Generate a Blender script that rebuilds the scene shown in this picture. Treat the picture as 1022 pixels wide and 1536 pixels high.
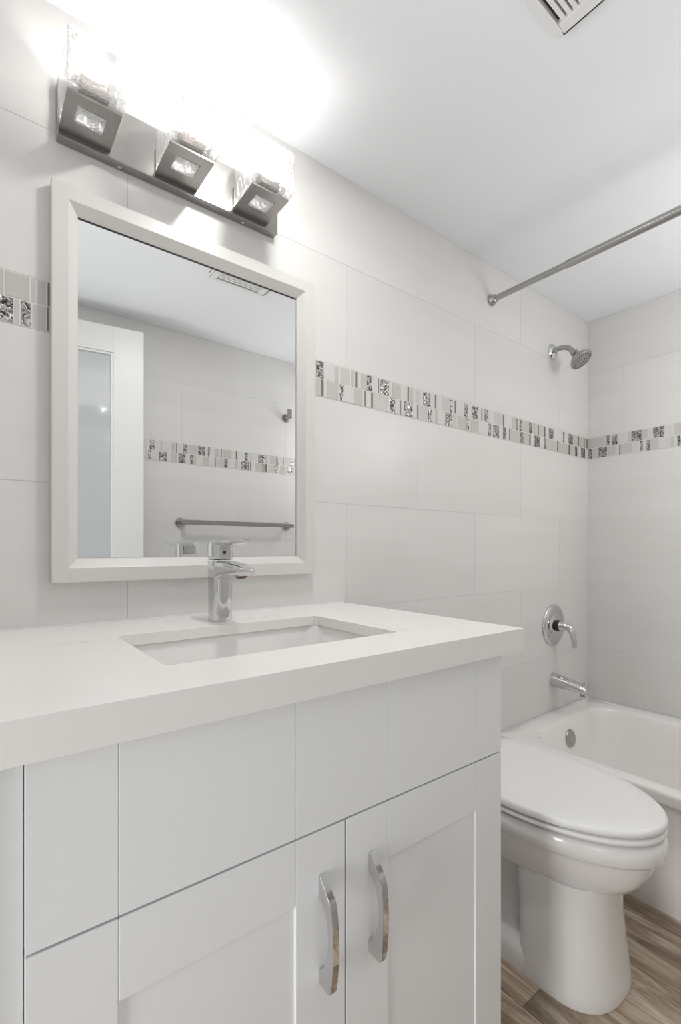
import bpy, bmesh, math, random
from mathutils import Vector, Matrix
random.seed(7)
for o in list(bpy.data.objects): bpy.data.objects.remove(o, do_unlink=True)
SC = bpy.context.scene
COL = SC.collection
R = math.radians

# ------------------------------------------------------------------ camera, world, big lights, exposure
cam_data = bpy.data.cameras.new('camera')
cam = bpy.data.objects.new('camera', cam_data); COL.objects.link(cam)
cam.location = (0.0, -1.1, 1.07)
cam.rotation_euler = (R(90), 0, R(-37.5))
cam_data.sensor_fit = 'VERTICAL'
cam_data.sensor_height = 36; cam_data.sensor_width = 24
cam_data.lens = 721 / 1536 * 36
cam_data.shift_y = 55 / 1536
cam_data.clip_start = 0.02
SC.camera = cam

SC.view_settings.view_transform = 'Standard'
SC.view_settings.look = 'None'
SC.view_settings.gamma = 1
SC.view_settings.use_curve_mapping = False
SC.view_settings.exposure = 0.15
world = bpy.data.worlds.new('world'); SC.world = world
world.use_nodes = True
world.node_tree.nodes['Background'].inputs[0].default_value = (0.9, 0.95, 1, 1)
world.node_tree.nodes['Background'].inputs[1].default_value = 1.0

def area(name, loc, rot, sx, sy, power, color=(1, 1, 1)):
    l = bpy.data.lights.new(name, 'AREA'); l.shape = 'RECTANGLE'; l.size = sx; l.size_y = sy
    l.energy = power; l.color = color
    o = bpy.data.objects.new(name, l); COL.objects.link(o); o.location = loc; o.rotation_euler = rot
    return o
HALL_FILL_POWER = 31.0
TUB_FILL_POWER = 6.2
CEILING_FILL_POWER = 4.3
BULB_STRENGTH = 200.0
area('hall_fill', (-1.15, -0.70, 0.95), (R(102), 0, R(-90)), 0.6, 1.6, HALL_FILL_POWER, (0.96, 0.98, 1))  # added soft fill in the hall, brightens the room through the doorway
area('ceiling_fill', (0.545, -0.475, 2.142), (0, 0, 0), 0.07, 0.18, CEILING_FILL_POWER, (1, 0.985, 0.965))  # added fill under the ceiling by the vanity, no real lamp here

lp = bpy.data.lights.new('tub_fill_light', 'POINT'); lp.energy = TUB_FILL_POWER; lp.shadow_soft_size = 0.16; lp.color = (1, 0.985, 0.97)  # added fill hanging free over the tub, out of view, no fixture
lo = bpy.data.objects.new('tub_fill_light', lp); COL.objects.link(lo); lo.location = (1.88, -1.0, 1.66)

# ------------------------------------------------------------------ materials
def pmat(name, col, rough=0.5, metal=0.0, spec=0.5, coat=0.0):
    m = bpy.data.materials.new(name); m.use_nodes = True
    b = m.node_tree.nodes['Principled BSDF']
    b.inputs['Base Color'].default_value = (*col, 1)
    b.inputs['Roughness'].default_value = rough
    b.inputs['Metallic'].default_value = metal
    b.inputs['Specular IOR Level'].default_value = spec
    b.inputs['Coat Weight'].default_value = coat
    b.inputs['Coat Roughness'].default_value = 0.05
    return m
def nodes(m): return m.node_tree.nodes, m.node_tree.links, m.node_tree.nodes['Principled BSDF']
def add_noise_colour(m, c1, c2, scale=(1, 1, 1), s=5, detail=4, lo=0.3, hi=0.7, bump=0.0, dist=0.0):
    n, l, b = nodes(m)
    tc = n.new('ShaderNodeTexCoord'); mp = n.new('ShaderNodeMapping'); mp.inputs['Scale'].default_value = scale
    nz = n.new('ShaderNodeTexNoise'); nz.inputs['Scale'].default_value = s; nz.inputs['Detail'].default_value = detail
    nz.inputs['Distortion'].default_value = dist
    cr = n.new('ShaderNodeValToRGB'); cr.color_ramp.elements[0].position = lo; cr.color_ramp.elements[1].position = hi
    cr.color_ramp.elements[0].color = (*c1, 1); cr.color_ramp.elements[1].color = (*c2, 1)
    l.new(tc.outputs['Object'], mp.inputs[0]); l.new(mp.outputs[0], nz.inputs['Vector'])
    l.new(nz.outputs['Fac'], cr.inputs[0]); l.new(cr.outputs[0], b.inputs['Base Color'])
    if bump:
        bp = n.new('ShaderNodeBump'); bp.inputs['Strength'].default_value = bump; bp.inputs['Distance'].default_value = 0.002
        l.new(nz.outputs['Fac'], bp.inputs['Height']); l.new(bp.outputs[0], b.inputs['Normal'])
    return m

WT = []
for k, v in enumerate((0.0, -0.012, 0.012, -0.022)):
    m = pmat('wall_tile_%d' % k, (0.80 + v, 0.79 + v, 0.77 + v), 0.28, 0, 0.35)
    add_noise_colour(m, (0.762 + v, 0.753 + v, 0.736 + v), (0.798 + v, 0.790 + v, 0.775 + v), (0.6, 0.6, 5), 2.2, 5, 0.3, 0.7)
    WT.append(m)
M_grout = pmat('grout', (0.68, 0.665, 0.645), 0.8)
M_bgrout = pmat('band_grout', (0.80, 0.78, 0.75), 0.7)
M_ceil = pmat('ceiling_paint', (0.93, 0.95, 0.985), 0.55, 0, 0.3)
M_white_lacquer = pmat('cabinet_lacquer', (0.89, 0.90, 0.91), 0.38)
M_dark_gap = pmat('shadow_gap', (0.42, 0.42, 0.42), 0.7)
M_door = pmat('door_paint', (0.72, 0.72, 0.715), 0.4)
M_frame = pmat('mirror_frame_paint', (0.72, 0.705, 0.68), 0.32)
M_mirror = pmat('mirror_silver', (0.90, 0.91, 0.91), 0.0, 1.0)
M_chrome = pmat('chrome', (0.66, 0.66, 0.67), 0.05, 1.0)
M_satin = pmat('satin_nickel', (0.44, 0.43, 0.415), 0.2, 1.0)
M_brush = pmat('brushed_nickel', (0.36, 0.345, 0.33), 0.3, 1.0)
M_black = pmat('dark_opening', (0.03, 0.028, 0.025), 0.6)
M_por = pmat('porcelain', (0.90, 0.885, 0.87), 0.12, 0, 0.5, 0.3)
M_tub = pmat('tub_enamel', (0.95, 0.925, 0.905), 0.15, 0, 0.5, 0.3)
M_plastic = pmat('white_plastic', (0.88, 0.88, 0.87), 0.35)
M_quartz = pmat('quartz', (0.90, 0.88, 0.855), 0.25)
def quartz():
    n, l, b = nodes(M_quartz)
    tc = n.new('ShaderNodeTexCoord')
    nz = n.new('ShaderNodeTexNoise'); nz.inputs['Scale'].default_value = 3.2; nz.inputs['Detail'].default_value = 9
    nz.inputs['Distortion'].default_value = 1.6
    ab = n.new('ShaderNodeMath'); ab.operation = 'SUBTRACT'; ab.inputs[1].default_value = 0.5
    ab2 = n.new('ShaderNodeMath'); ab2.operation = 'ABSOLUTE'
    cr = n.new('ShaderNodeValToRGB'); e = cr.color_ramp.elements
    e[0].position = 0.0; e[0].color = (0.1, 0.1, 0.1, 1); e[1].position = 0.012; e[1].color = (0, 0, 0, 1)
    n2 = n.new('ShaderNodeTexNoise'); n2.inputs['Scale'].default_value = 6
    c2 = n.new('ShaderNodeValToRGB'); c2.color_ramp.elements[0].position = 0.55; c2.color_ramp.elements[1].position = 0.7
    mu = n.new('ShaderNodeMath'); mu.operation = 'MULTIPLY'
    mix = n.new('ShaderNodeMix'); mix.data_type = 'RGBA'
    mix.inputs['A'].default_value = (0.91, 0.89, 0.865, 1); mix.inputs['B'].default_value = (0.42, 0.41, 0.40, 1)
    mg = n.new('ShaderNodeMath'); mg.operation = 'MULTIPLY'; mg.inputs[1].default_value = 2.2
    l.new(tc.outputs['Object'], nz.inputs['Vector']); l.new(tc.outputs['Object'], n2.inputs['Vector'])
    l.new(nz.outputs['Fac'], ab.inputs[0]); l.new(ab.outputs[0], ab2.inputs[0]); l.new(ab2.outputs[0], cr.inputs[0])
    l.new(n2.outputs['Fac'], c2.inputs[0]); l.new(cr.outputs[0], mu.inputs[0]); l.new(c2.outputs[0], mu.inputs[1])
    l.new(mu.outputs[0], mg.inputs[0]); l.new(mg.outputs[0], mix.inputs['Factor']); l.new(mix.outputs['Result'], b.inputs['Base Color'])
quartz()

# mosaic pieces
M_mW = pmat('mosaic_white_glass', (0.70, 0.695, 0.68), 0.2, 0, 0.4)
M_mB = pmat('mosaic_beige_glass', (0.57, 0.565, 0.52), 0.2, 0, 0.4)
M_mL = pmat('mosaic_stone', (0.60, 0.585, 0.57), 0.35)
M_mS = pmat('mosaic_dark_strip', (0.20, 0.19, 0.175), 0.3, 0.4)
M_mD = pmat('mosaic_silver_foil', (0.30, 0.295, 0.29), 0.2, 0.85)
def foil():
    n, l, b = nodes(M_mD)
    tc = n.new('ShaderNodeTexCoord')
    mp = n.new('ShaderNodeMapping'); mp.inputs['Rotation'].default_value = (0.6, 0.6, 0.6)
    nz = n.new('ShaderNodeTexNoise'); nz.inputs['Scale'].default_value = 115; nz.inputs['Detail'].default_value = 2
    nz.inputs['Distortion'].default_value = 1.5
    cr = n.new('ShaderNodeValToRGB'); e = cr.color_ramp.elements
    e[0].position = 0.40; e[0].color = (0.06, 0.058, 0.054, 1); e[1].position = 0.62; e[1].color = (0.66, 0.65, 0.64, 1)
    bp = n.new('ShaderNodeBump'); bp.inputs['Strength'].default_value = 0.9; bp.inputs['Distance'].default_value = 0.003
    l.new(tc.outputs['Object'], mp.inputs[0]); l.new(mp.outputs[0], nz.inputs['Vector'])
    l.new(nz.outputs['Fac'], cr.inputs[0]); l.new(cr.outputs[0], b.inputs['Base Color'])
    l.new(nz.outputs['Fac'], bp.inputs['Height']); l.new(bp.outputs[0], b.inputs['Normal'])
foil()

# floor planks, 0.165 m wide and running along y
M_floor = pmat('floor_planks', (0.4, 0.35, 0.3), 0.35)
def planks():
    n, l, b = nodes(M_floor)
    tc = n.new('ShaderNodeTexCoord'); sp = n.new('ShaderNodeSeparateXYZ')
    def mth(op, a, bb=None):
        k = n.new('ShaderNodeMath'); k.operation = op
        for i, v in enumerate((a, bb)):
            if v is None: continue
            if isinstance(v, (int, float)): k.inputs[i].default_value = v
            else: l.new(v, k.inputs[i])
        return k.outputs[0]
    l.new(tc.outputs['Object'], sp.inputs[0])
    q = mth('DIVIDE', mth('ADD', sp.outputs['X'], 5 * 0.165 - 1.515 % 0.165), 0.165)
    idx = mth('FLOOR', q); fr = mth('FRACT', q)
    yy = mth('ADD', sp.outputs['Y'], mth('MULTIPLY', idx, 0.37))
    yi = mth('FLOOR', mth('DIVIDE', yy, 1.2)); yf = mth('FRACT', mth('DIVIDE', yy, 1.2))
    wn = n.new('ShaderNodeTexWhiteNoise'); wn.noise_dimensions = '2D'
    cb = n.new('ShaderNodeCombineXYZ'); l.new(idx, cb.inputs[0]); l.new(yi, cb.inputs[1]); l.new(cb.outputs[0], wn.inputs['Vector'])
    cv = n.new('ShaderNodeCombineXYZ')
    l.new(mth('MULTIPLY', sp.outputs['X'], 21), cv.inputs[0]); l.new(mth('MULTIPLY', sp.outputs['Y'], 2.6), cv.inputs[1])
    l.new(mth('MULTIPLY', wn.outputs['Value'], 37), cv.inputs[2])
    nz = n.new('ShaderNodeTexNoise'); nz.inputs['Scale'].default_value = 1; nz.inputs['Detail'].default_value = 12
    nz.inputs['Distortion'].default_value = 0.9; nz.inputs['Roughness'].default_value = 0.72
    l.new(cv.outputs[0], nz.inputs['Vector'])
    cr = n.new('ShaderNodeValToRGB'); e = cr.color_ramp.elements
    e[0].position = 0.33; e[0].color = (0.15, 0.10, 0.065, 1); e[1].position = 0.70; e[1].color = (0.92, 0.82, 0.69, 1)
    k = e.new(0.5); k.color = (0.46, 0.35, 0.25, 1)
    l.new(nz.outputs['Fac'], cr.inputs[0])
    tone = mth('ADD', mth('MULTIPLY', wn.outputs['Value'], 0.5), 0.78)
    edge = mth('MULTIPLY', mth('GREATER_THAN', fr, 0.012), mth('GREATER_THAN', yf, 0.002))
    tone2 = mth('MULTIPLY', tone, mth('ADD', mth('MULTIPLY', edge, 0.6), 0.4))
    vm = n.new('ShaderNodeVectorMath'); vm.operation = 'SCALE'
    l.new(cr.outputs[0], vm.inputs[0]); l.new(tone2, vm.inputs['Scale']); l.new(vm.outputs[0], b.inputs['Base Color'])
    bp = n.new('ShaderNodeBump'); bp.inputs['Strength'].default_value = 0.25; bp.inputs['Distance'].default_value = 0.001
    l.new(nz.outputs['Fac'], bp.inputs['Height']); l.new(bp.outputs[0], b.inputs['Normal'])
planks()

# textured clear glass: thin walled, see-through with rippled gloss
def make_glass():
    m = bpy.data.materials.new('rippled_glass'); m.use_nodes = True
    n, l = m.node_tree.nodes, m.node_tree.links; n.clear()
    out = n.new('ShaderNodeOutputMaterial')
    tc = n.new('ShaderNodeTexCoord'); mp = n.new('ShaderNodeMapping'); mp.inputs['Scale'].default_value = (1, 1, 0.22)
    nz = n.new('ShaderNodeTexNoise'); nz.inputs['Scale'].default_value = 190; nz.inputs['Detail'].default_value = 3
    bp = n.new('ShaderNodeBump'); bp.inputs['Strength'].default_value = 1.0; bp.inputs['Distance'].default_value = 0.004
    tr = n.new('ShaderNodeBsdfTransparent'); tr.inputs[0].default_value = (0.97, 0.975, 0.975, 1)
    gl = n.new('ShaderNodeBsdfGlossy'); gl.inputs['Roughness'].default_value = 0.08
    tl = n.new('ShaderNodeBsdfTranslucent'); tl.inputs[0].default_value = (0.9, 0.9, 0.9, 1)
    m1 = n.new('ShaderNodeMixShader'); m2 = n.new('ShaderNodeMixShader')
    cr = n.new('ShaderNodeValToRGB'); cr.color_ramp.elements[0].position = 0.42; cr.color_ramp.elements[1].position = 0.62
    cr.color_ramp.elements[0].color = (0.02, 0.02, 0.02, 1); cr.color_ramp.elements[1].color = (0.13, 0.13, 0.13, 1)
    m2.inputs[0].default_value = 0.42
    l.new(tc.outputs['Object'], mp.inputs[0]); l.new(mp.outputs[0], nz.inputs['Vector']); l.new(nz.outputs['Fac'], bp.inputs['Height'])
    l.new(nz.outputs['Fac'], cr.inputs[0]); l.new(cr.outputs[0], m1.inputs[0])
    l.new(bp.outputs[0], gl.inputs['Normal'])
    l.new(tr.outputs[0], m1.inputs[1]); l.new(tl.outputs[0], m1.inputs[2])
    l.new(m1.outputs[0], m2.inputs[1]); l.new(gl.outputs[0], m2.inputs[2])
    l.new(m2.outputs[0], out.inputs[0])
    return m
M_glass = make_glass()
M_bulb = bpy.data.materials.new('bulb_glow'); M_bulb.use_nodes = True
_n = M_bulb.node_tree.nodes; _l = M_bulb.node_tree.links; _n.clear()
_e = _n.new('ShaderNodeEmission'); _e.inputs[0].default_value = (1, 0.97, 0.93, 1); _e.inputs[1].default_value = BULB_STRENGTH
_o = _n.new('ShaderNodeOutputMaterial'); _l.new(_e.outputs[0], _o.inputs[0])
M_frost = pmat('frosted_glass', (0.50, 0.525, 0.535), 0.03, 0, 1.0, 1.0)

# ------------------------------------------------------------------ helpers
def obj(name, bm, mats, parent=None, smooth=False, bevel=0.0, seg=2, auto=None):
    bmesh.ops.recalc_face_normals(bm, faces=bm.faces)
    me = bpy.data.meshes.new(name); bm.to_mesh(me); bm.free()
    if not isinstance(mats, (list, tuple)): mats = [mats]
    for m in mats: me.materials.append(m)
    if smooth:
        for p in me.polygons: p.use_smooth = True
        if auto is not None:
            me.set_sharp_from_angle(angle=R(auto))
    o = bpy.data.objects.new(name, me); COL.objects.link(o)
    if parent is not None:
        o.parent = parent
        if parent.type == 'EMPTY': o.matrix_parent_inverse = parent.matrix_basis.inverted()   # meshes are modelled in room coordinates
    if bevel:
        b = o.modifiers.new('bevel', 'BEVEL'); b.width = bevel; b.segments = seg; b.limit_method = 'ANGLE'; b.angle_limit = R(35)
        b.harden_normals = False
    return o
def thing(name, label, cat, loc, group=None, rotz=0):
    o = bpy.data.objects.new(name, None); COL.objects.link(o); o.location = loc; o.rotation_euler = (0, 0, rotz)
    o.empty_display_size = 0.05
    o['label'] = label; o['category'] = cat
    if group: o['group'] = group
    return o
def structure(o): o['kind'] = 'structure'; return o
def box(bm, x0, x1, y0, y1, z0, z1, mi=0):
    v = [bm.verts.new(p) for p in ((x0, y0, z0), (x1, y0, z0), (x1, y1, z0), (x0, y1, z0), (x0, y0, z1), (x1, y0, z1), (x1, y1, z1), (x0, y1, z1))]
    for f in ((0, 3, 2, 1), (4, 5, 6, 7), (0, 1, 5, 4), (1, 2, 6, 5), (2, 3, 7, 6), (3, 0, 4, 7)):
        fc = bm.faces.new([v[i] for i in f]); fc.material_index = mi
def B(*a):
    bm = bmesh.new(); box(bm, *a); return bm
def loft(bm, rings, cap0=True, cap1=True, mi=0):
    vs = [[bm.verts.new(p) for p in r] for r in rings]
    n = len(vs[0])
    for a, b in zip(vs[:-1], vs[1:]):
        for i in range(n):
            f = bm.faces.new((a[i], a[(i + 1) % n], b[(i + 1) % n], b[i])); f.material_index = mi
    if cap0: bm.faces.new(list(reversed(vs[0]))).material_index = mi
    if cap1: bm.faces.new(vs[-1]).material_index = mi
    return vs
def frame_of(d):
    d = d.normalized(); up = Vector((0, 0, 1)) if abs(d.z) < 0.95 else Vector((1, 0, 0))
    a = d.cross(up).normalized(); return a, d.cross(a).normalized()
def tube(bm, pts, rad, n=24, cap=True, mi=0):
    pts = [Vector(p) for p in pts]
    if not isinstance(rad, (list, tuple)): rad = [rad] * len(pts)
    rings = []
    pa = None
    for i, p in enumerate(pts):
        d = (pts[min(i + 1, len(pts) - 1)] - pts[max(i - 1, 0)])
        a, b = frame_of(d)
        if pa is not None:
            a = (pa - d.normalized() * pa.dot(d.normalized())).normalized(); b = d.normalized().cross(a)
        pa = a
        rings.append([p + (a * math.cos(t) + b * math.sin(t)) * rad[i] for t in [2 * math.pi * k / n for k in range(n)]])
    loft(bm, rings, cap, cap, mi)
def lathe(bm, origin, axis, prof, n=40, mi=0):
    """prof: (distance along the axis, radius)"""
    o = Vector(origin); d = Vector(axis).normalized(); a, b = frame_of(d)
    loft(bm, [[o + d * s + (a * math.cos(t) + b * math.sin(t)) * max(r, 1e-4) for t in [2 * math.pi * k / n for k in range(n)]] for s, r in prof], True, True, mi)
def rrect(cx, cy, hx, hy, r, z, k=6):
    out = []
    for qx, qy, a0 in ((1, 1, 0), (-1, 1, 90), (-1, -1, 180), (1, -1, 270)):
        for i in range(k + 1):
            a = R(a0 + 90 * i / k)
            out.append((cx + qx * (hx - r) + r * math.cos(a), cy + qy * (hy - r) + r * math.sin(a), z))
    return out
def spline(pts, n=8):
    P = [Vector(p) for p in pts]; P = [P[0] * 2 - P[1]] + P + [P[-1] * 2 - P[-2]]; out = []
    for i in range(1, len(P) - 2):
        for k in range(n):
            t = k / n
            out.append(0.5 * ((2 * P[i]) + (-P[i - 1] + P[i + 1]) * t + (2 * P[i - 1] - 5 * P[i] + 4 * P[i + 1] - P[i + 2]) * t * t + (-P[i - 1] + 3 * P[i] - 3 * P[i + 1] + P[i + 2]) * t ** 3))
    out.append(P[-2]); return out

# ------------------------------------------------------------------ the room: mirror wall y=0, end wall x=2.335, opposite wall y=-1.295
XE, YO, ZC, XL = 2.335, -1.295, 2.146, -0.10
ROWS = [(0, .3), (.3, .6), (.6, .9), (.9, 1.2), (1.2, 1.495), (1.595, 1.895), (1.895, ZC)]
PH = [1, 0, 1, 0, 1, 0, 1]
def tile_wall(name, axis, surf, out, a0, a1, off, th=0.09):
    """tiles 0.6 x 0.3 in running bond with hairline joints; axis = direction along the wall"""
    bm = bmesh.new(); g = 0.0005
    def bb(u0, u1, d0, d1, z0, z1, mi):
        d0, d1 = sorted((surf + out * d0, surf + out * d1))
        if axis == 'x': box(bm, u0, u1, d0, d1, z0, z1, mi)
        else: box(bm, d0, d1, u0, u1, z0, z1, mi)
    bb(a0, a1, 0.0008, th, 0, ZC, 4)
    rnd = random.Random(len(name) * 3 + 1)
    for (z0, z1), ph in zip(ROWS, PH):
        s = off + (0.3 if ph else 0.0)
        s -= 0.6 * math.ceil((s - a0) / 0.6)
        while s < a1 - 1e-6:
            u0, u1 = max(s, a0), min(s + 0.6, a1)
            if u1 - u0 > 0.004:
                bb(u0 + g, u1 - g, 0, 0.0009, z0 + g, z1 - g, rnd.choice((0, 0, 1, 2)))
            s += 0.6
    return structure(obj(name, bm, WT + [M_grout]))
tile_wall('wall_back', 'x', 0.0, 1, XL - 0.1, XE + 0.09, 0.866)
tile_wall('wall_right', 'y', XE, 1, YO, 0.0, -0.158)
tile_wall('wall_front', 'x', YO, -1, XL - 0.1, XE + 0.09, 0.83)

MT = [('D',0.758,0.783),('W',0.786,0.814),('B',0.822,0.838),('L',0.842,0.880),('B',0.884,0.896),('S',0.899,0.907),('W',0.910,0.920),('B',0.920,0.944),('D',0.945,0.966),('W',0.970,0.986),('S',0.989,0.993),('D',0.997,1.035),('W',1.040,1.048),('B',1.050,1.087),('W',1.091,1.116),('S',1.117,1.124),('B',1.128,1.140),('W',1.141,1.154),('L',1.155,1.174),('W',1.176,1.188),('D',1.191,1.227),('W',1.231,1.245),('S',1.248,1.255),('W',1.258,1.283),('L',1.285,1.324),('D',1.326,1.339),('W',1.341,1.350),('S',1.352,1.358),('W',1.362,1.401),('D',1.404,1.424),('W',1.428,1.444),('D',1.447,1.484),('W',1.488,1.502),('S',1.505,1.511),('W',1.514,1.523),('D',1.525,1.548),('W',1.552,1.582),('L',1.587,1.641),('S',1.642,1.650),('W',1.654,1.696),('B',1.700,1.726),('D',1.729,1.743),('W',1.747,1.753),('D',1.755,1.770),('B',1.773,1.823),('D',1.825,1.846),('B',1.851,1.888),('S',1.892,1.900),('B',1.905,1.940),('S',1.942,1.951),('W',1.956,1.976),('D',1.979,2.016),('W',2.020,2.096),('D',2.099,2.112),('W',2.117,2.145),('D',2.148,2.188),('B',2.192,2.234),('S',2.237,2.246),('B',2.251,2.287),('S',2.290,2.299),('D',2.311,2.341)]
MBt = [('B',0.758,0.774),('S',0.775,0.783),('W',0.786,0.796),('B',0.797,0.835),('D',0.840,0.854),('W',0.857,0.892),('B',0.894,0.928),('S',0.934,0.941),('W',0.944,0.960),('S',0.961,0.969),('L',0.973,1.009),('L',1.011,1.034),('D',1.039,1.061),('W',1.063,1.080),('S',1.082,1.088),('W',1.090,1.099),('D',1.102,1.140),('W',1.142,1.159),('S',1.161,1.168),('L',1.172,1.211),('D',1.214,1.234),('W',1.236,1.248),('B',1.250,1.262),('W',1.266,1.297),('D',1.300,1.337),('L',1.341,1.360),('W',1.363,1.372),('B',1.373,1.415),('D',1.417,1.431),('B',1.444,1.456),('B',1.463,1.490),('W',1.495,1.546),('D',1.548,1.563),('W',1.565,1.574),('D',1.577,1.615),('W',1.618,1.640),('D',1.642,1.665),('W',1.669,1.680),('S',1.683,1.691),('B',1.696,1.759),('D',1.761,1.784),('B',1.788,1.825),('S',1.827,1.837),('W',1.840,1.864),('D',1.866,1.905),('W',1.909,1.940),('D',1.943,1.955),('B',1.958,2.043),('D',2.047,2.059),('B',2.063,2.142),('S',2.148,2.159),('B',2.163,2.202),('D',2.206,2.228),('W',2.233,2.261),('D',2.264,2.303),('W',2.308,2.337)]
LT = [('B',0.042,0.047),('B',0.050,0.088),('L',0.091,0.098),('L',0.101,0.115),('S',0.118,0.122)]
LB = [('D',0.042,0.062),('L',0.064,0.072),('D',0.075,0.090),('L',0.093,0.115),('S',0.117,0.120)]
ET = [('L',-0.078,-0.003),('D',-0.097,-0.083),('W',-0.107,-0.099),('D',-0.131,-0.108),('W',-0.171,-0.134),('L',-0.189,-0.173),('D',-0.230,-0.190),('L',-0.254,-0.231),('W',-0.274,-0.255),('D',-0.316,-0.276),('W',-0.326,-0.319),('W',-0.349,-0.328),('L',-0.382,-0.352)]
EB = [('D',-0.018,-0.002),('L',-0.048,-0.020),('D',-0.086,-0.049),('L',-0.123,-0.088),('W',-0.138,-0.125),('S',-0.143,-0.139),('L',-0.192,-0.144),('W',-0.221,-0.194),('D',-0.236,-0.224),('W',-0.250,-0.239),('D',-0.266,-0.251),('L',-0.294,-0.268),('W',-0.331,-0.295),('W',-0.340,-0.333),('L',-0.354,-0.341),('W',-0.364,-0.355),('D',-0.378,-0.366)]
OT = [('D',0.676,0.698),('W',0.700,0.728),('S',0.728,0.731),('W',0.732,0.773),('B',0.777,0.800),('S',0.802,0.806),('W',0.809,0.837),('D',0.838,0.859),('L',0.861,0.909),('D',0.913,0.950),('W',0.952,0.964),('D',0.965,0.976),('W',0.979,1.003),('B',1.004,1.025),('S',1.036,1.041),('B',1.049,1.098),('W',1.101,1.119),('S',1.121,1.128),('W',1.130,1.172),('D',1.174,1.193),('B',1.208,1.213),('W',1.215,1.253),('D',1.255,1.294),('B',1.299,1.312),('W',1.314,1.328),('B',1.330,1.367),('D',1.369,1.382),('W',1.387,1.411),('S',1.413,1.417),('W',1.422,1.461),('D',1.464,1.483),('B',1.487,1.508)]
OB = [('D',0.669,0.681),('W',0.684,0.719),('D',0.720,0.756),('B',0.777,0.808),('D',0.813,0.849),('W',0.851,0.871),('D',0.873,0.885),('B',0.887,0.903),('W',0.906,0.936),('B',0.938,0.974),('W',0.978,1.001),('S',1.002,1.008),('L',1.011,1.054),('D',1.056,1.075),('W',1.078,1.114),('B',1.115,1.133),('W',1.136,1.148),('D',1.150,1.187),('S',1.191,1.196),('S',1.206,1.211),('W',1.213,1.239),('B',1.240,1.278),('D',1.280,1.294),('S',1.299,1.307),('L',1.317,1.357),('D',1.359,1.378),('W',1.382,1.393),('B',1.396,1.422),('W',1.426,1.440),('D',1.442,1.476),('W',1.481,1.508)]
IDX = {'W': 0, 'B': 1, 'L': 2, 'S': 3, 'D': 4}
def fill_row(rows, a0, a1, seed):
    """complete a measured row with more pieces where the photo shows none"""
    rnd = random.Random(seed); rows = sorted(rows, key=lambda r: r[1]); out = []
    def fill(u0, u1):
        p = u0
        while u1 - p > 0.006:
            k = rnd.choice('WWBLSDDWBL'); w = {'S': 0.007, 'D': rnd.choice((0.015, 0.037)), 'W': rnd.choice((0.012, 0.025, 0.037))}.get(k, rnd.choice((0.018, 0.037, 0.05)))
            if p + w > u1 - 0.006: w = u1 - p
            out.append((k, p, p + w)); p += w + 0.0025
    lo = min(r[1] for r in rows); hi = max(r[2] for r in rows)
    fill(a0, lo - 0.002)
    prev = None
    for k, u0, u1 in rows:
        if prev is not None and u0 - prev > 0.007: 
            if u0 - prev < 0.06: out.append(('W', prev + 0.0015, u0 - 0.0015))
            else: fill(prev + 0.002, u0 - 0.002)
        out.append((k, u0, u1)); prev = u1
    fill(hi + 0.002, a1)
    return out
def band(name, axis, surf, out, a0, a1, top, bot, seed):
    bm = bmesh.new()
    def bb(u0, u1, d0, d1, z0, z1, mi):
        d0, d1 = sorted((surf + out * d0, surf + out * d1))
        if u1 - u0 < 0.001: return
        if axis == 'x': box(bm, u0, u1, d0, d1, z0, z1, mi)
        else: box(bm, d0, d1, u0, u1, z0, z1, mi)
    bb(a0, a1, -0.0004, 0.0006, 1.4955, 1.5945, 5)
    for rows, z0, z1, sd in ((top, 1.5465, 1.5925, seed), (bot, 1.4975, 1.5435, seed + 1)):
        for k, u0, u1 in fill_row(rows, a0 + 0.001, a1 - 0.001, sd):
            bb(max(u0, a0), min(u1, a1), -0.0012 if k != 'L' else -0.0008, -0.0002, z0, z1, IDX[k])
    o = structure(obj(name, bm, [M_mW, M_mB, M_mL, M_mS, M_mD, M_bgrout]))
    return o
band('trim_1', 'x', 0.0, 1, XL, XE - 0.004, LT + MT, LB + MBt, 3)
band('trim_2', 'y', XE, 1, YO + 0.004, -0.0002, ET, EB, 9)
band('trim_3', 'x', YO, -1, XL, XE - 0.004, OT, OB, 15)

# left wall with the doorway the camera looks in through, and the hall behind it
bm = bmesh.new()
box(bm, XL - 0.1, XL, -0.56, -0.0002, 0, ZC)
box(bm, XL - 0.1, XL, YO + 0.0002, -0.56, 2.06, ZC)
structure(obj('wall_left', bm, WT[0]))
bm = bmesh.new()
box(bm, XL - 0.115, XL + 0.012, -0.575, -0.5605, 0, 2.045)
box(bm, XL - 0.115, XL + 0.012, YO + 0.0005, -0.5605, 2.045, 2.0595)
structure(obj('trim_4', bm, M_door))
M_hall = pmat('hall_paint', (0.72, 0.72, 0.71), 0.6)
bm = bmesh.new()
box(bm, -1.30, -1.20, -2.2, 0.6, 0, 2.4); box(bm, -1.2, XL - 0.1, -2.3, -2.2, 0, 2.4); box(bm, -1.2, XL - 0.1, 0.6, 0.7, 0, 2.4)
box(bm, XL - 0.2, XL - 0.1002, 0.0905, 0.6, 0, 2.4); box(bm, XL - 0.2, XL - 0.1002, -2.2, YO - 0.0905, 0, 2.4)
box(bm, XL - 0.2, XL - 0.1002, YO - 0.0905, 0.0905, 2.147, 2.4)
structure(obj('wall_hall', bm, M_hall))
structure(obj('floor', B(-1.3, XE + 0.09, -2.3, 0.7, -0.05, -0.0002), M_floor))
structure(obj('ceiling', B(XL - 0.1, XE + 0.09, YO - 0.09, 0.09, ZC + 0.0002, ZC + 0.08), M_ceil))
structure(obj('ceiling_hall', B(-1.3, XL - 0.1, -2.3, 0.7, 2.401, 2.45), M_ceil))

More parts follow.
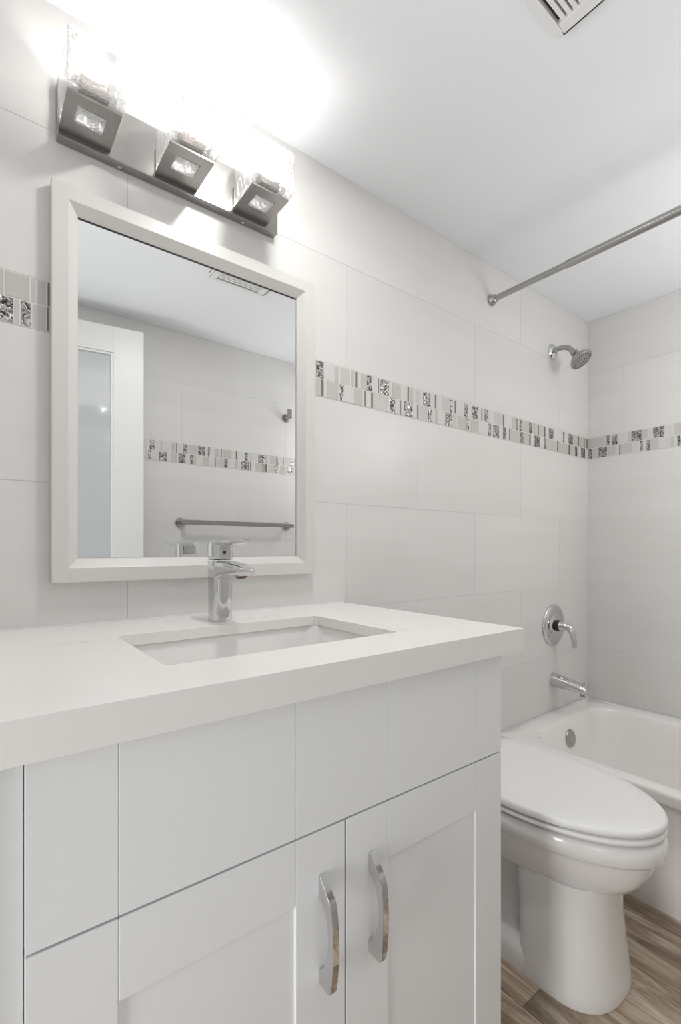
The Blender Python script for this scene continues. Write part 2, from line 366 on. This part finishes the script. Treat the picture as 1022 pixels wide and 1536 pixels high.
# ------------------------------------------------------------------ vanity
CX0, CX1, CYF, ZT, ZB = XL + 0.001, 0.854, -0.575, 0.915, 0.872
van = thing('vanity_cabinet', 'white vanity cabinet with two shaker doors and chrome pulls, under the quartz countertop', 'cabinet', (0.426, -0.27, 0))
bm = bmesh.new()
box(bm, 0.040, 0.056, -0.531, -0.002, 0.0, ZB - 0.0005); box(bm, 0.7995, 0.8155, -0.531, -0.002, 0.0, ZB - 0.0005)
box(bm, 0.056, 0.7995, -0.531, -0.002, 0.10, 0.116); box(bm, 0.056, 0.7995, -0.012, -0.002, 0.116, ZB - 0.0005)
box(bm, 0.056, 0.7995, -0.531, -0.515, 0.64, 0.715); box(bm, 0.415, 0.447, -0.531, -0.515, 0.116, 0.64)
box(bm, 0.056, 0.7995, -0.531, -0.515, 0.83, ZB - 0.0005)
obj('carcass', bm, M_white_lacquer, van)
obj('toe_kick', B(0.056, 0.7995, -0.47, -0.455, 0, 0.1), M_white_lacquer, van)
obj('filler_panel', B(CX0 + 0.001, 0.0398, -0.540, -0.522, 0.0, ZB - 0.0005), M_white_lacquer, van, bevel=0.001)
def slabs(xs, y0, y1, z0, z1, gap=0.0006):
    bm = bmesh.new()
    for a, b in zip(xs[:-1], xs[1:]): box(bm, a + (gap / 2 if a != xs[0] else 0), b - (gap / 2 if b != xs[-1] else 0), y0, y1, z0, z1)
    box(bm, xs[0] + 0.002, xs[-1] - 0.002, y0 + 0.0012, y1, z0 + 0.002, z1 - 0.002)
    return bm
obj('drawer_front', slabs([0.0405, 0.124, 0.3455, 0.5165, 0.7365, 0.8150], -0.550, -0.5312, 0.6785, 0.8685), M_white_lacquer, van, bevel=0.0006)
def door(x0, x1, sl, sr, hx, hz):
    z0, z1 = 0.105, 0.6755; rail = 0.0885
    bm = bmesh.new(); yf, yb = -0.550, -0.5312; g = 0.0004
    box(bm, x0, x0 + sl - g, yf, yb, z0, z1); box(bm, x1 - sr + g, x1, yf, yb, z0, z1)
    box(bm, x0 + sl + g, x1 - sr - g, yf, yb, z1 - rail, z1); box(bm, x0 + sl + g, x1 - sr - g, yf, yb, z0, z0 + rail)
    box(bm, x0 + sl - 0.004, x1 - sr + 0.004, yf + 0.0012, yb, z1 - rail + 0.002, z1 - 0.002)
    d = obj('door', bm, M_white_lacquer, van, bevel=0.0007)
    obj('door_panel', B(x0 + sl - g, x1 - sr + g, yf + 0.0038, yb + 0.0005, z0 + rail - .001, z1 - rail + .001), M_white_lacquer, d)
    prof = [(0, .150), (.003, .1515), (.0265, .1255), (.0295, .118), (.0325, .095), (.0335, .07), (.0330, .045), (.0305, .018), (.0275, .004), (.024, .000),
            (0, .002), (0, .020), (.008, .026), (.0155, .038), (.0205, .055), (.0225, .072), (.0215, .085), (.017, .102), (.010, .115), (.003, .122), (0, .1235)]
    bm = bmesh.new()
    ring = lambda x: [(x, yf - 0.0002 - p, hz + q) for p, q in prof]
    loft(bm, [ring(hx - 0.0055), ring(hx + 0.0055)])
    obj('handle', bm, M_chrome, d, bevel=0.0008)
door(0.0405, 0.4305, 0.0835, 0.0850, 0.3885, 0.4640)
door(0.4330, 0.8150, 0.0835, 0.0785, 0.4810, 0.4600)

ct = thing('countertop', 'thick white quartz countertop with faint grey veins on the vanity, cut out for the sink', 'countertop', (0.38, -0.29, ZB))
SX0, SX1, SY0, SY1 = 0.203, 0.630, -0.456, -0.184
bm = bmesh.new()
outer = [bm.verts.new(p) for p in ((CX0, CYF, ZT), (CX1, CYF, ZT), (CX1, -0.001, ZT), (CX0, -0.001, ZT))]
inner = [bm.verts.new(p) for p in rrect((SX0 + SX1) / 2, (SY0 + SY1) / 2, (SX1 - SX0) / 2, (SY1 - SY0) / 2, 0.008, ZT, 4)]
ed = [bm.edges.new((L[i], L[(i + 1) % len(L)])) for L in (outer, inner) for i in range(len(L))]
bmesh.ops.triangle_fill(bm, edges=ed, use_beauty=True)
bm.normal_update()
r = bmesh.ops.extrude_face_region(bm, geom=bm.faces[:])
bmesh.ops.translate(bm, vec=(0, 0, -0.020), verts=[v for v in r['geom'] if isinstance(v, bmesh.types.BMVert)])
obj('slab', bm, M_quartz, ct)
bm = bmesh.new()
box(bm, CX0, CX1, CYF, CYF + .020, ZB, ZT - .0200); box(bm, CX1 - .020, CX1, CYF + .020, -0.001, ZB, ZT - .0200)
obj('edge_apron', bm, M_quartz, ct)
obj('caulk_line', B(CX0 + 0.001, CX1 - 0.001, -0.004, -0.0006, ZT + 0.0001, ZT + 0.0035), M_white_lacquer, ct)

sk = thing('undermount_sink', 'white rectangular undermount sink below the countertop cut-out', 'sink', (0.4165, -0.32, 0.72))
cx, cy, hx, hy = (SX0 + SX1) / 2, (SY0 + SY1) / 2, (SX1 - SX0) / 2 + 0.006, (SY1 - SY0) / 2 + 0.006
bm = bmesh.new(); zt = ZT - 0.0212
rings = [rrect(cx, cy, hx + .02, hy + .02, .03, zt, 8), rrect(cx, cy, hx, hy, .03, zt, 8), rrect(cx, cy, hx - .002, hy - .002, .03, zt - .006, 8),
         rrect(cx, cy, hx - .022, hy - .018, .035, zt - .09, 8), rrect(cx, cy, hx - .034, hy - .028, .045, zt - .12, 8), rrect(cx, cy, hx - .075, hy - .06, .04, zt - .134, 8),
         rrect(cx, cy, .03, .03, .0299, zt - .139, 8),
         rrect(cx, cy, .03, .03, .0299, zt - .150, 8), rrect(cx, cy, hx - .06, hy - .05, .05, zt - .147, 8), rrect(cx, cy, hx - .02, hy - .015, .045, zt - .125, 8),
         rrect(cx, cy, hx - .008, hy - .006, .04, zt - .09, 8), rrect(cx, cy, hx + .01, hy + .01, .035, zt - .008, 8), rrect(cx, cy, hx + .02, hy + .02, .03, zt - .006, 8)]
vs = loft(bm, rings, False, False)
for i in range(len(vs[0])):
    bm.faces.new((vs[-1][i], vs[-1][(i + 1) % len(vs[0])], vs[0][(i + 1) % len(vs[0])], vs[0][i]))
obj('basin', bm, M_por, sk, smooth=True, auto=50)
bm = bmesh.new(); lathe(bm, (cx, cy, zt - .162), (0, 0, 1), [(0, .022), (.02, .022), (.021, .031), (.024, .031), (.026, .024), (.029, .022), (.031, .001)])
obj('drain', bm, M_chrome, sk, smooth=True, auto=40)

# faucet
fx, fy = 0.428, -0.112
fc = thing('faucet', 'chrome single-lever faucet standing on the countertop behind the sink', 'faucet', (fx, fy, ZT))
def rr_xy(cx, cy, hx, hy, r, z): return rrect(cx, cy, hx, hy, r, z, 6)
bm = bmesh.new()
loft(bm, [rr_xy(fx, fy, .0235, .0255, .020, ZT + .0003), rr_xy(fx, fy, .0235, .0255, .020, ZT + .004), rr_xy(fx, fy, .0225, .0245, .017, ZT + .03), rr_xy(fx, fy, .0220, .024, .013, ZT + .09),
          rr_xy(fx, fy, .0220, .024, .010, ZT + .126), rr_xy(fx, fy, .0205, .0225, .009, ZT + .129)])
obj('body', bm, M_chrome, fc, smooth=True, auto=40)
def yring(y, z0, z1, hw, r):   # rounded rectangle in the xz plane
    return [(p[0], y, p[1]) for p in rrect(fx, (z0 + z1) / 2, hw, (z1 - z0) / 2, r, 0, 5)]
bm = bmesh.new()
z = ZT
loft(bm, [yring(fy - .015, z + .088, z + .128, .0205, .006), yring(fy - .03, z + .094, z + .1285, .0205, .007), yring(fy - .05, z + .098, z + .1280, .0208, .008),
          yring(fy - .09, z + .1000, z + .125, .0205, .009), yring(fy - .118, z + .101, z + .1215, .0195, .009), yring(fy - .128, z + .104, z + .118, .0165, .006), yring(fy - .131, z + .108, z + .114, .012, .002)])
sp = obj('spout', bm, M_chrome, fc, smooth=True, auto=45)
adir = Vector((-.10, -.62, -1)).normalized(); aor = Vector((fx, fy - .102, z + .111))
bm = bmesh.new(); lathe(bm, aor, adir, [(0, .0155), (.007, .0155), (.0075, .0135), (.0135, .0135), (.0140, .0115), (.0130, .0108)], 32)
ae = obj('aerator', bm, M_satin, sp, smooth=True, auto=35)
bm = bmesh.new(); lathe(bm, aor + adir * .0125, adir, [(0, .0108), (.0008, .0108)], 32)
obj('aerator_screen', bm, pmat('aerator_screen', (0.18, 0.11, 0.07), 0.5, 0.5), ae.parent)
bm = bmesh.new()
loft(bm, [rr_xy(fx, fy, .0195, .0215, .009, ZT + .1305), rr_xy(fx, fy, .0215, .0235, .009, ZT + .1325), rr_xy(fx, fy + .001, .0218, .0235, .009, ZT + .160), rr_xy(fx, fy + .001, .0218, .0235, .009, ZT + .168), rr_xy(fx, fy + .001, .0205, .022, .008, ZT + .1705)])
hd = obj('lever_base', bm, M_chrome, fc, smooth=True, auto=40)
bm = bmesh.new()
loft(bm, [yring(fy - .012, z + .1600, z + .1712, .0200, .003), yring(fy - .03, z + .1600, z + .1712, .0190, .003), yring(fy - .048, z + .1610, z + .1685, .0180, .003), yring(fy - .075, z + .1635, z + .1685, .0170, .002),
          yring(fy - .105, z + .1680, z + .1715, .0150, .0014), yring(fy - .124, z + .1710, z + .1735, .0120, .001), yring(fy - .127, z + .1718, z + .1732, .009, .0005)])
obj('lever', bm, M_chrome, fc, smooth=True, auto=40)
bm = bmesh.new(); lathe(bm, (fx, fy - .0222, z + .147), (0, -1, 0), [(0, .0042), (.0006, .0042), (.0010, .0034)], 20)
obj('set_screw_cover', bm, M_black, fc)

# ------------------------------------------------------------------ mirror
mr = thing('wall_mirror', 'rectangular wall mirror in a wide white frame, above the sink', 'mirror', (0.43, 0, 1.0))
X0, X1, Z0, Z1 = 0.1215, 0.7370, 1.0025, 1.7870
def mframe():
    bm = bmesh.new()
    prof = [(0.0, -0.0008), (0.0, -0.0235), (0.0015, -0.0250), (0.0290, -0.0250), (0.0305, -0.0240), (0.0480, -0.0085), (0.0480, -0.0060), (0.0440, -0.0008)]
    corners = [(X0, Z0, 1, 1), (X1, Z0, -1, 1), (X1, Z1, -1, -1), (X0, Z1, 1, -1)]
    rings = [[(cx + sx * i, y, cz + sz * i) for i, y in prof] for cx, cz, sx, sz in corners]
    vs = [[bm.verts.new(p) for p in r] for r in rings]
    for a in range(4):
        A, Bq = vs[a], vs[(a + 1) % 4]
        for i in range(len(prof)): bm.faces.new((A[i], A[(i + 1) % len(prof)], Bq[(i + 1) % len(prof)], Bq[i]))
    return bm
obj('frame', mframe(), M_frame, mr)
obj('mirror_glass', B(X0 + .0485, X1 - .0485, -0.0055, -0.0012, Z0 + .0485, Z1 - .0500), M_mirror, mr)
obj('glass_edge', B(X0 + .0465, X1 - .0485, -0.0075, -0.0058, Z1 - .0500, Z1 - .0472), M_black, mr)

# ------------------------------------------------------------------ vanity light
vl = thing('vanity_light', 'brushed nickel vanity light bar with three rippled glass cube shades above the mirror', 'light fixture', (0.376, 0, 1.93))
bm = bmesh.new()
box(bm, 0.132, 0.622, -0.024, -0.0008, 1.876, 1.987)
obj('backplate', bm, M_brush, vl, bevel=0.0015)
for k, cx in enumerate((0.180, 0.3625, 0.545)):
    bm = bmesh.new(); w = .046; zb = 1.8865
    # plate with a square opening
    x0, x1, y0, y1 = cx - w, cx + w, -0.128, -0.0245
    a0, a1, b0, b1 = cx - .025, cx + .025, -0.104, -0.060
    for q in ((x0, x1, y0, b0), (x0, x1, b1, y1), (x0, a0, b0, b1), (a1, x1, b0, b1)): box(bm, q[0], q[1], q[2], q[3], zb, zb + .004)
    box(bm, x0, x1, -0.0285, -0.0245, zb + .004, zb + .05)
    bk = obj('bracket', bm, M_brush, vl)
    bm = bmesh.new(); gx0, gx1, gy0, gy1, gz0, gz1, t = cx - .050, cx + .050, -.156, -.0335, zb + .0045, 1.983, .0145
    k4 = lambda x0, x1, y0, y1, r, z: rrect((x0 + x1) / 2, (y0 + y1) / 2, (x1 - x0) / 2, (y1 - y0) / 2, r, z, 3)
    loft(bm, [k4(gx0 + .004, gx1 - .004, gy0 + .004, gy1 - .004, .008, gz0), k4(gx0, gx1, gy0, gy1, .011, gz0 + .004), k4(gx0, gx1, gy0, gy1, .011, gz1 - .003), k4(gx0 + .003, gx1 - .003, gy0 + .003, gy1 - .003, .009, gz1),
              k4(gx0 + t, gx1 - t, gy0 + t, gy1 - t, .006, gz1), k4(gx0 + t, gx1 - t, gy0 + t, gy1 - t, .006, gz0 + .012)])
    box(bm, a0 + .0015, a1 - .0015, b0 + .0015, b1 - .0015, zb - .0015, gz0 + .002)
    obj('glass_shade', bm, M_glass, vl)
    obj('bulb_socket', B(cx - .024, cx + .024, -.126, -.100, gz0 + .0125, gz0 + .038), pmat('socket_bronze', (0.22, 0.18, 0.155), 0.4, 0.6), vl, bevel=0.001)
    bm = bmesh.new(); zz = gz0 + .0385
    lathe(bm, (cx, -.113, zz), (0, 0, 1), [(0, .006), (.004, .0095), (.018, .0100), (.024, .0085), (.027, .004), (.028, .0005)], 20)
    obj('bulb', bm, M_bulb, vl, smooth=True)
bm = bmesh.new(); lathe(bm, (0.247, -.012, 1.8758), (0, 0, -1), [(0, .004), (.002, .004), (.003, .0025)], 16); obj('screw', bm, M_chrome, vl, smooth=True, auto=40)
bm = bmesh.new(); lathe(bm, (0.530, -.012, 1.8758), (0, 0, -1), [(0, .004), (.002, .004), (.003, .0025)], 16); obj('screw', bm, M_chrome, vl, smooth=True, auto=40)

# ------------------------------------------------------------------ exhaust vent
VX0, VX1, VY0, VY1 = 0.735, 0.969, -0.725, -0.578
vt = thing('exhaust_vent', 'white louvred exhaust vent cover on the ceiling', 'vent', ((VX0 + VX1) / 2, (VY0 + VY1) / 2, ZC))
bm = bmesh.new(); zz = ZC - 0.0006
b = 0.017
for q in ((VX0, VX1, VY0, VY0 + b), (VX0, VX1, VY1 - b, VY1), (VX0, VX0 + b + .012, VY0 + b, VY1 - b), (VX1 - b - .008, VX1, VY0 + b, VY1 - b)):
    box(bm, q[0], q[1], q[2], q[3], zz - .014, zz)
bmesh.ops.remove_doubles(bm, verts=bm.verts, dist=1e-6)
obj('cover_frame', bm, M_plastic, vt, bevel=0.003)
obj('dark_backing', B(VX0 + b, VX1 - b, VY0 + b, VY1 - b, zz - .002, zz), M_black, vt)
n = 9; p = (VY1 - VY0 - 2 * b) / n
for i in range(n - 1):
    y = VY0 + b + p * (i + 1)
    obj('slat', B(VX0 + b + .012, VX1 - b - .008, y - p * .33, y + p * .33, zz - .012, zz - .004), M_plastic, vt)

# ------------------------------------------------------------------ shower rod
rod = thing('shower_curtain_rod', 'satin metal tension rod across the tub just below the ceiling', 'curtain rod', (1.565, -0.001, 2.012))
rx, rz = 1.565, 2.012
bm = bmesh.new(); tube(bm, [(rx, -.018, rz), (rx, -.30, rz)], .0105); obj('inner_tube', bm, M_satin, rod, smooth=True, auto=40)
bm = bmesh.new(); tube(bm, [(rx, -.292, rz), (rx, -.2925, rz), (rx, -.300, rz), (rx, YO + .018, rz)], [.0115, .0125, .0130, .0130]); obj('outer_tube', bm, M_satin, rod, smooth=True, auto=40)
for y, s in ((-.0008, -1), (YO + .0008, 1)):
    bm = bmesh.new(); lathe(bm, (rx, y, rz), (0, s, 0), [(0, .021), (.004, .0215), (.010, .019), (.018, .0145), (.023, .0145), (.025, .011)]); obj('end_cap', bm, M_satin, rod, smooth=True, auto=40)

# ------------------------------------------------------------------ shower head
sh = thing('wall_shower', 'round satin shower head on a bent arm, high on the tiled wall above the tub', 'shower head', (2.010, 0, 1.928))
bm = bmesh.new(); lathe(bm, (2.010, -.0006, 1.928), (0, -1, 0), [(0, .034), (.003, .034), (.008, .028), (.012, .018), (.013, .011)]); obj('wall_flange', bm, M_chrome, sh, smooth=True, auto=45)
arm = spline([(2.010, -.004, 1.928), (2.010, -.035, 1.933), (2.010, -.068, 1.924), (2.010, -.093, 1.898)], 8)
bm = bmesh.new(); tube(bm, arm, .0105); obj('arm', bm, M_satin, sh, smooth=True, auto=50)
hd_o = Vector((2.010, -.090, 1.901)); hd_d = Vector((0.05, -0.60, -0.80)).normalized()
bm = bmesh.new(); lathe(bm, hd_o, hd_d, [(0, .0125), (.006, .0135), (.007, .016), (.016, .016), (.018, .013), (.024, .017), (.036, .034), (.050, .0445), (.058, .046), (.061, .044)])
obj('head', bm, M_satin, sh, smooth=True, auto=35)
bm = bmesh.new(); c = hd_o + hd_d * .0612; a, b2 = frame_of(hd_d)
lathe(bm, c - hd_d * .0005, hd_d, [(0, .042), (.001, .042), (.0018, .040), (.0018, .001)])
for ring, cnt in ((.0, 1), (.011, 7), (.021, 13), (.031, 20), (.037, 26)):
    for i in range(cnt):
        t = 2 * math.pi * i / cnt + ring * 30
        q = c + (a * math.cos(t) + b2 * math.sin(t)) * ring + hd_d * .0012
        lathe(bm, q, hd_d, [(0, .0017), (.002, .0013)], 8, 1)
obj('spray_face', bm, [pmat('spray_plate', (0.42, 0.40, 0.385), 0.35, 0.6), M_black], sh)
bm = bmesh.new(); q = c + b2 * (.046 if b2.z < 0 else -.046) - hd_d * .006
tube(bm, [q, q + (b2 if b2.z < 0 else -b2) * .014 + hd_d * .003], [.004, .0025], 12); obj('spray_selector', bm, M_plastic, sh, smooth=True, auto=40)

# tub valve
vv = thing('shower_valve', 'chrome shower valve with round plate and curved lever, above the tub spout', 'valve', (2.015, 0, .737))
o = (2.015, -.0006, .737)
bm = bmesh.new(); lathe(bm, o, (0, -1, 0), [(0, .090), (.003, .0900), (.007, .0860), (.011, .0700), (.013, .0600), (.0115, .0560), (.0115, .0500), (.0145, .0460), (.0165, .0300), (.017, .0240)], 56)
obj('escutcheon', bm, M_chrome, vv, smooth=True, auto=50)
bm = bmesh.new(); lathe(bm, (2.015, -.0172, .737), (0, -1, 0), [(0, .0235), (.014, .0235), (.016, .021)], 32); obj('collar', bm, M_black, vv, smooth=True, auto=40)
bm = bmesh.new()
tube(bm, spline([(2.015, -.032, .737), (2.017, -.052, .738), (2.020, -.072, .728), (2.023, -.084, .702), (2.024, -.088, .672), (2.024, -.090, .650)], 6),
     [.0215 - .0135 * (i / 30) ** .8 for i in range(31)])
obj('lever', bm, M_chrome, vv, smooth=True, auto=50)

# tub spout
ts = thing('tub_spout', 'chrome tub spout with a pull-up diverter knob, on the wall over the tub', 'tub spout', (2.015, 0, .497))
bm = bmesh.new()
P = [(-.0006, .500, .030, .030), (-.02, .4985, .0295, .0295), (-.06, .495, .0275, .0265), (-.10, .490, .0245, .0225), (-.128, .484, .0225, .0195), (-.142, .477, .0205, .0185), (-.150, .468, .0175, .0150), (-.152, .461, .0150, .0105)]
loft(bm, [[(2.015 + rx_ * math.cos(t), y, zc + rz_ * math.sin(t)) for t in [2 * math.pi * k / 32 for k in range(32)]] for y, zc, rx_, rz_ in P])
obj('body', bm, M_chrome, ts, smooth=True, auto=50)
bm = bmesh.new(); lathe(bm, (2.015, -.132, .474), (0, -.25, -1), [(0, .017), (.016, .017), (.017, .015), (.010, .0135)], 28); obj('outlet', bm, M_satin, ts, smooth=True, auto=40)
bm = bmesh.new(); lathe(bm, (2.015, -.136, .497), (0, 0, 1), [(0, .003), (.010, .003), (.011, .007), (.018, .007), (.019, .005)], 20); obj('diverter_knob', bm, M_chrome, ts, smooth=True, auto=40)

# ------------------------------------------------------------------ bathtub
TX0, TX1, TY0, TY1, TZ = 1.590, XE - .001, YO + .001, -.001, .364
tb = thing('bathtub', 'white alcove bathtub along the end wall, beside the toilet', 'bathtub', ((TX0 + TX1) / 2, (TY0 + TY1) / 2, 0))
bm = bmesh.new()
def rr4(x0, x1, y0, y1, r, z, k=10): return rrect((x0 + x1) / 2, (y0 + y1) / 2, (x1 - x0) / 2, (y1 - y0) / 2, r, z, k)
ix0, ix1, iy0, iy1 = TX0 + .062, TX1 - .070, TY0 + .08, -.088
rings = [rr4(TX0 + .024, TX1, TY0, TY1, .001, 0), rr4(TX0 + .020, TX1, TY0, TY1, .001, .03), rr4(TX0 + .008, TX1, TY0, TY1, .001, .13), rr4(TX0 + .012, TX1, TY0, TY1, .001, TZ - .040), rr4(TX0, TX1, TY0, TY1, .001, TZ - .034), rr4(TX0, TX1, TY0, TY1, .001, TZ - .010),
         rr4(TX0 + .003, TX1 - .0005, TY0 + .0005, TY1 - .0005, .002, TZ - .003), rr4(TX0 + .010, TX1 - .003, TY0 + .003, TY1 - .003, .004, TZ),
         rr4(ix0 - .012, ix1 + .012, iy0 - .012, iy1 + .012, .135, TZ), rr4(ix0 - .003, ix1 + .003, iy0 - .003, iy1 + .003, .13, TZ - .003), rr4(ix0 + .003, ix1 - .003, iy0 + .003, iy1 - .003, .125, TZ - .014),
         rr4(ix0 + .022, ix1 - .030, iy0 + .05, iy1 - .020, .125, TZ - .13), rr4(ix0 + .045, ix1 - .055, iy0 + .11, iy1 - .036, .13, TZ - .25), rr4(ix0 + .070, ix1 - .08, iy0 + .15, iy1 - .06, .12, TZ - .29), rr4(ix0 + .12, ix1 - .13, iy0 + .20, iy1 - .11, .10, TZ - .302)]
loft(bm, rings)
obj('tub_shell', bm, M_tub, tb, smooth=True, auto=45)
bm = bmesh.new(); lathe(bm, (1.965, -.0995, .285), (0, -1, 0.16), [(0, .036), (.004, .036), (.008, .033), (.009, .030), (.009, .001)], 40); obj('overflow_plate', bm, M_satin, tb, smooth=True, auto=30)

# ------------------------------------------------------------------ toilet
tx = 1.228
tl = thing('toilet', 'white toilet with closed lid, between the vanity and the bathtub', 'toilet', (tx, -.36, 0))
def egg(yb, yf, hw, z, n=48, sq=0.62, pw=2.0, shift=0.42):
    """egg outline: squarish back edge yb, rounded front yf"""
    ym = yb + (yf - yb) * shift; out = []
    for k in range(n):
        t = 2 * math.pi * k / n; c, s = math.cos(t), math.sin(t)
        if s > 0:   # back half: superellipse
            e = sq; x = hw * math.copysign(abs(c) ** e, c); y = ym + (yb - ym) * abs(s) ** e
        else:
            x = hw * math.copysign(abs(c) ** (2 / pw), c); y = ym + (yf - ym) * abs(s) ** (2 / pw)
        out.append((tx + x, y, z))
    return out
def sub(o, lv=1):
    s = o.modifiers.new('sub', 'SUBSURF'); s.levels = lv; s.render_levels = lv
TOY = .026
_egg = egg
def egg(yb, yf, hw, z, **k): return _egg(yb + TOY if yb < -.15 else yb, yf + TOY, hw, z, **k)
bm = bmesh.new()
loft(bm, [egg(-.425, -.632, .130, .0005, sq=.28, pw=2.5), egg(-.425, -.633, .1305, .006, sq=.28, pw=2.5), egg(-.425, -.630, .128, .03, sq=.28, pw=2.5), egg(-.42, -.622, .122, .10, sq=.28, pw=2.5), egg(-.415, -.616, .118, .18, sq=.28, pw=2.4), egg(-.41, -.615, .117, .270, sq=.28, pw=2.4)])
loft(bm, [egg(-.10, -.615, .128, .0005, sq=.4, shift=.60), egg(-.10, -.615, .128, .040, sq=.4, shift=.60), egg(-.105, -.60, .121, .056, sq=.4, shift=.60), egg(-.12, -.5, .074, .075, sq=.4), egg(-.12, -.5, .062, .12, sq=.4), egg(-.13, -.5, .066, .18, sq=.4), egg(-.13, -.5, .085, .25, sq=.4), egg(-.13, -.5, .100, .290, sq=.4)])
loft(bm, [egg(-.12, -.56, .06, .245, sq=.6), egg(-.12, -.622, .112, .251, sq=.6), egg(-.12, -.648, .130, .266, sq=.6), egg(-.11, -.672, .146, .295, sq=.6), egg(-.11, -.690, .159, .330, sq=.6), egg(-.11, -.699, .165, .352, sq=.6), egg(-.105, -.703, .168, .3585, sq=.6), egg(-.10, -.7085, .1735, .3615, sq=.6),
          egg(-.10, -.7135, .1795, .367, sq=.6), egg(-.10, -.717, .184, .392, sq=.6), egg(-.10, -.716, .1815, .402, sq=.6), egg(-.105, -.711, .177, .4085, sq=.6), egg(-.12, -.69, .16, .4095, sq=.6)])
bw = obj('bowl', bm, M_por, tl, smooth=True, auto=60)
bm = bmesh.new(); h = .010
loft(bm, [egg(-.200, -.708, .174, .4045 + h, sq=.35), egg(-.196, -.713, .179, .4065 + h, sq=.35), egg(-.195, -.716, .186, .412 + h, sq=.35), egg(-.195, -.715, .185, .4185 + h, sq=.35), egg(-.200, -.710, .176, .4215 + h, sq=.35)])
obj('seat', bm, M_plastic, tl, smooth=True, auto=60)
bm = bmesh.new()
loft(bm, [egg(-.198, -.710, .181, .4245 + h, sq=.28), egg(-.193, -.715, .1865, .4265 + h, sq=.28), egg(-.192, -.7165, .1875, .434 + h, sq=.28), egg(-.194, -.7145, .1855, .4405 + h, sq=.28), egg(-.200, -.7095, .181, .4425 + h, sq=.28), egg(-.23, -.66, .145, .4440 + h, sq=.35), egg(-.32, -.52, .06, .4445 + h, sq=.5)])
obj('lid', bm, M_plastic, tl, smooth=True, auto=60)
bm = bmesh.new(); box(bm, tx - .125, tx + .125, -.165, -.012, .4, .70); obj('tank', bm, M_por, tl, bevel=.018, seg=4)
bm = bmesh.new(); box(bm, tx - .130, tx + .130, -.170, -.008, .7005, .725); obj('tank_lid', bm, M_por, tl, bevel=.008, seg=3)
bm = bmesh.new(); tube(bm, [(tx - .09, -.166, .66), (tx - .09, -.18, .66), (tx - .05, -.186, .655)], [.006, .006, .005], 12); obj('flush_lever', bm, M_chrome, tl, smooth=True)

# ------------------------------------------------------------------ open door against the opposite wall (seen in the mirror)
HX, HY, W_, T_ = -0.085, -1.252, 0.70, 0.035
ang = R(8.0)
dr = thing('door_1', 'white door with one tall frosted glass panel, standing open, seen in the mirror', 'door', (HX, HY, 0), rotz=ang)
dr['kind'] = 'structure'
def dloc(bm):
    bmesh.ops.transform(bm, matrix=Matrix.Translation((HX, HY, 0)) @ Matrix.Rotation(ang, 4, 'Z'), verts=bm.verts); return bm
bm = bmesh.new(); st, zt, zb = .122, 2.030, .008
for q in ((0, st, zb, zt), (W_ - st, W_, zb, zt), (st, W_ - st, zt - .112, zt), (st, W_ - st, zb, zb + .22)):
    box(bm, q[0], q[1], -T_ / 2, T_ / 2, q[2], q[3])
obj('leaf', dloc(bm), M_door, dr, bevel=.001)
bm = bmesh.new(); g0, g1, h0, h1 = st, W_ - st, zb + .22, zt - .112
for q in ((g0, g0 + .010, h0, h1), (g1 - .010, g1, h0, h1), (g0 + .01, g1 - .01, h1 - .010, h1), (g0 + .01, g1 - .01, h0, h0 + .010)):
    box(bm, q[0], q[1], .0035, .013, q[2], q[3])
obj('glazing_bead', dloc(bm), M_door, dr, bevel=.002)
bm = bmesh.new(); box(bm, g0 + .0005, g1 - .0005, -.003, .003, h0 + .0005, h1 - .0005); obj('glass_panel', dloc(bm), M_frost, dr)

# towel bar and hook on the opposite wall
tw = thing('towel_bar', 'long satin metal towel bar on the wall opposite the mirror, seen in the mirror', 'towel bar', (1.15, YO, 1.20))
for x in (0.823, 1.433):
    bm = bmesh.new(); lathe(bm, (x, YO + .0006, 1.20), (0, 1, 0), [(0, .024), (.006, .024), (.008, .022), (.009, .012), (.055, .012), (.056, .010)]); obj('post', bm, M_satin, tw, smooth=True, auto=35)
bm = bmesh.new(); box(bm, .809, 1.447, YO + .0565, YO + .0675, 1.188, 1.212); obj('bar', bm, M_brush, tw, bevel=.003)
hk = thing('robe_hook', 'small satin metal robe hook high on the wall opposite the mirror, seen in the mirror', 'hook', (1.43, YO, 1.82))
bm = bmesh.new(); lathe(bm, (1.43, YO + .0006, 1.818), (0, 1, 0), [(0, .024), (.006, .024), (.008, .022), (.009, .013), (.040, .013), (.041, .011)]); obj('wall_plate', bm, M_satin, hk, smooth=True, auto=35)
bm = bmesh.new(); box(bm, 1.416, 1.444, YO + .0415, YO + .0475, 1.806, 1.862); obj('hook_plate', bm, M_satin, hk, bevel=.002)
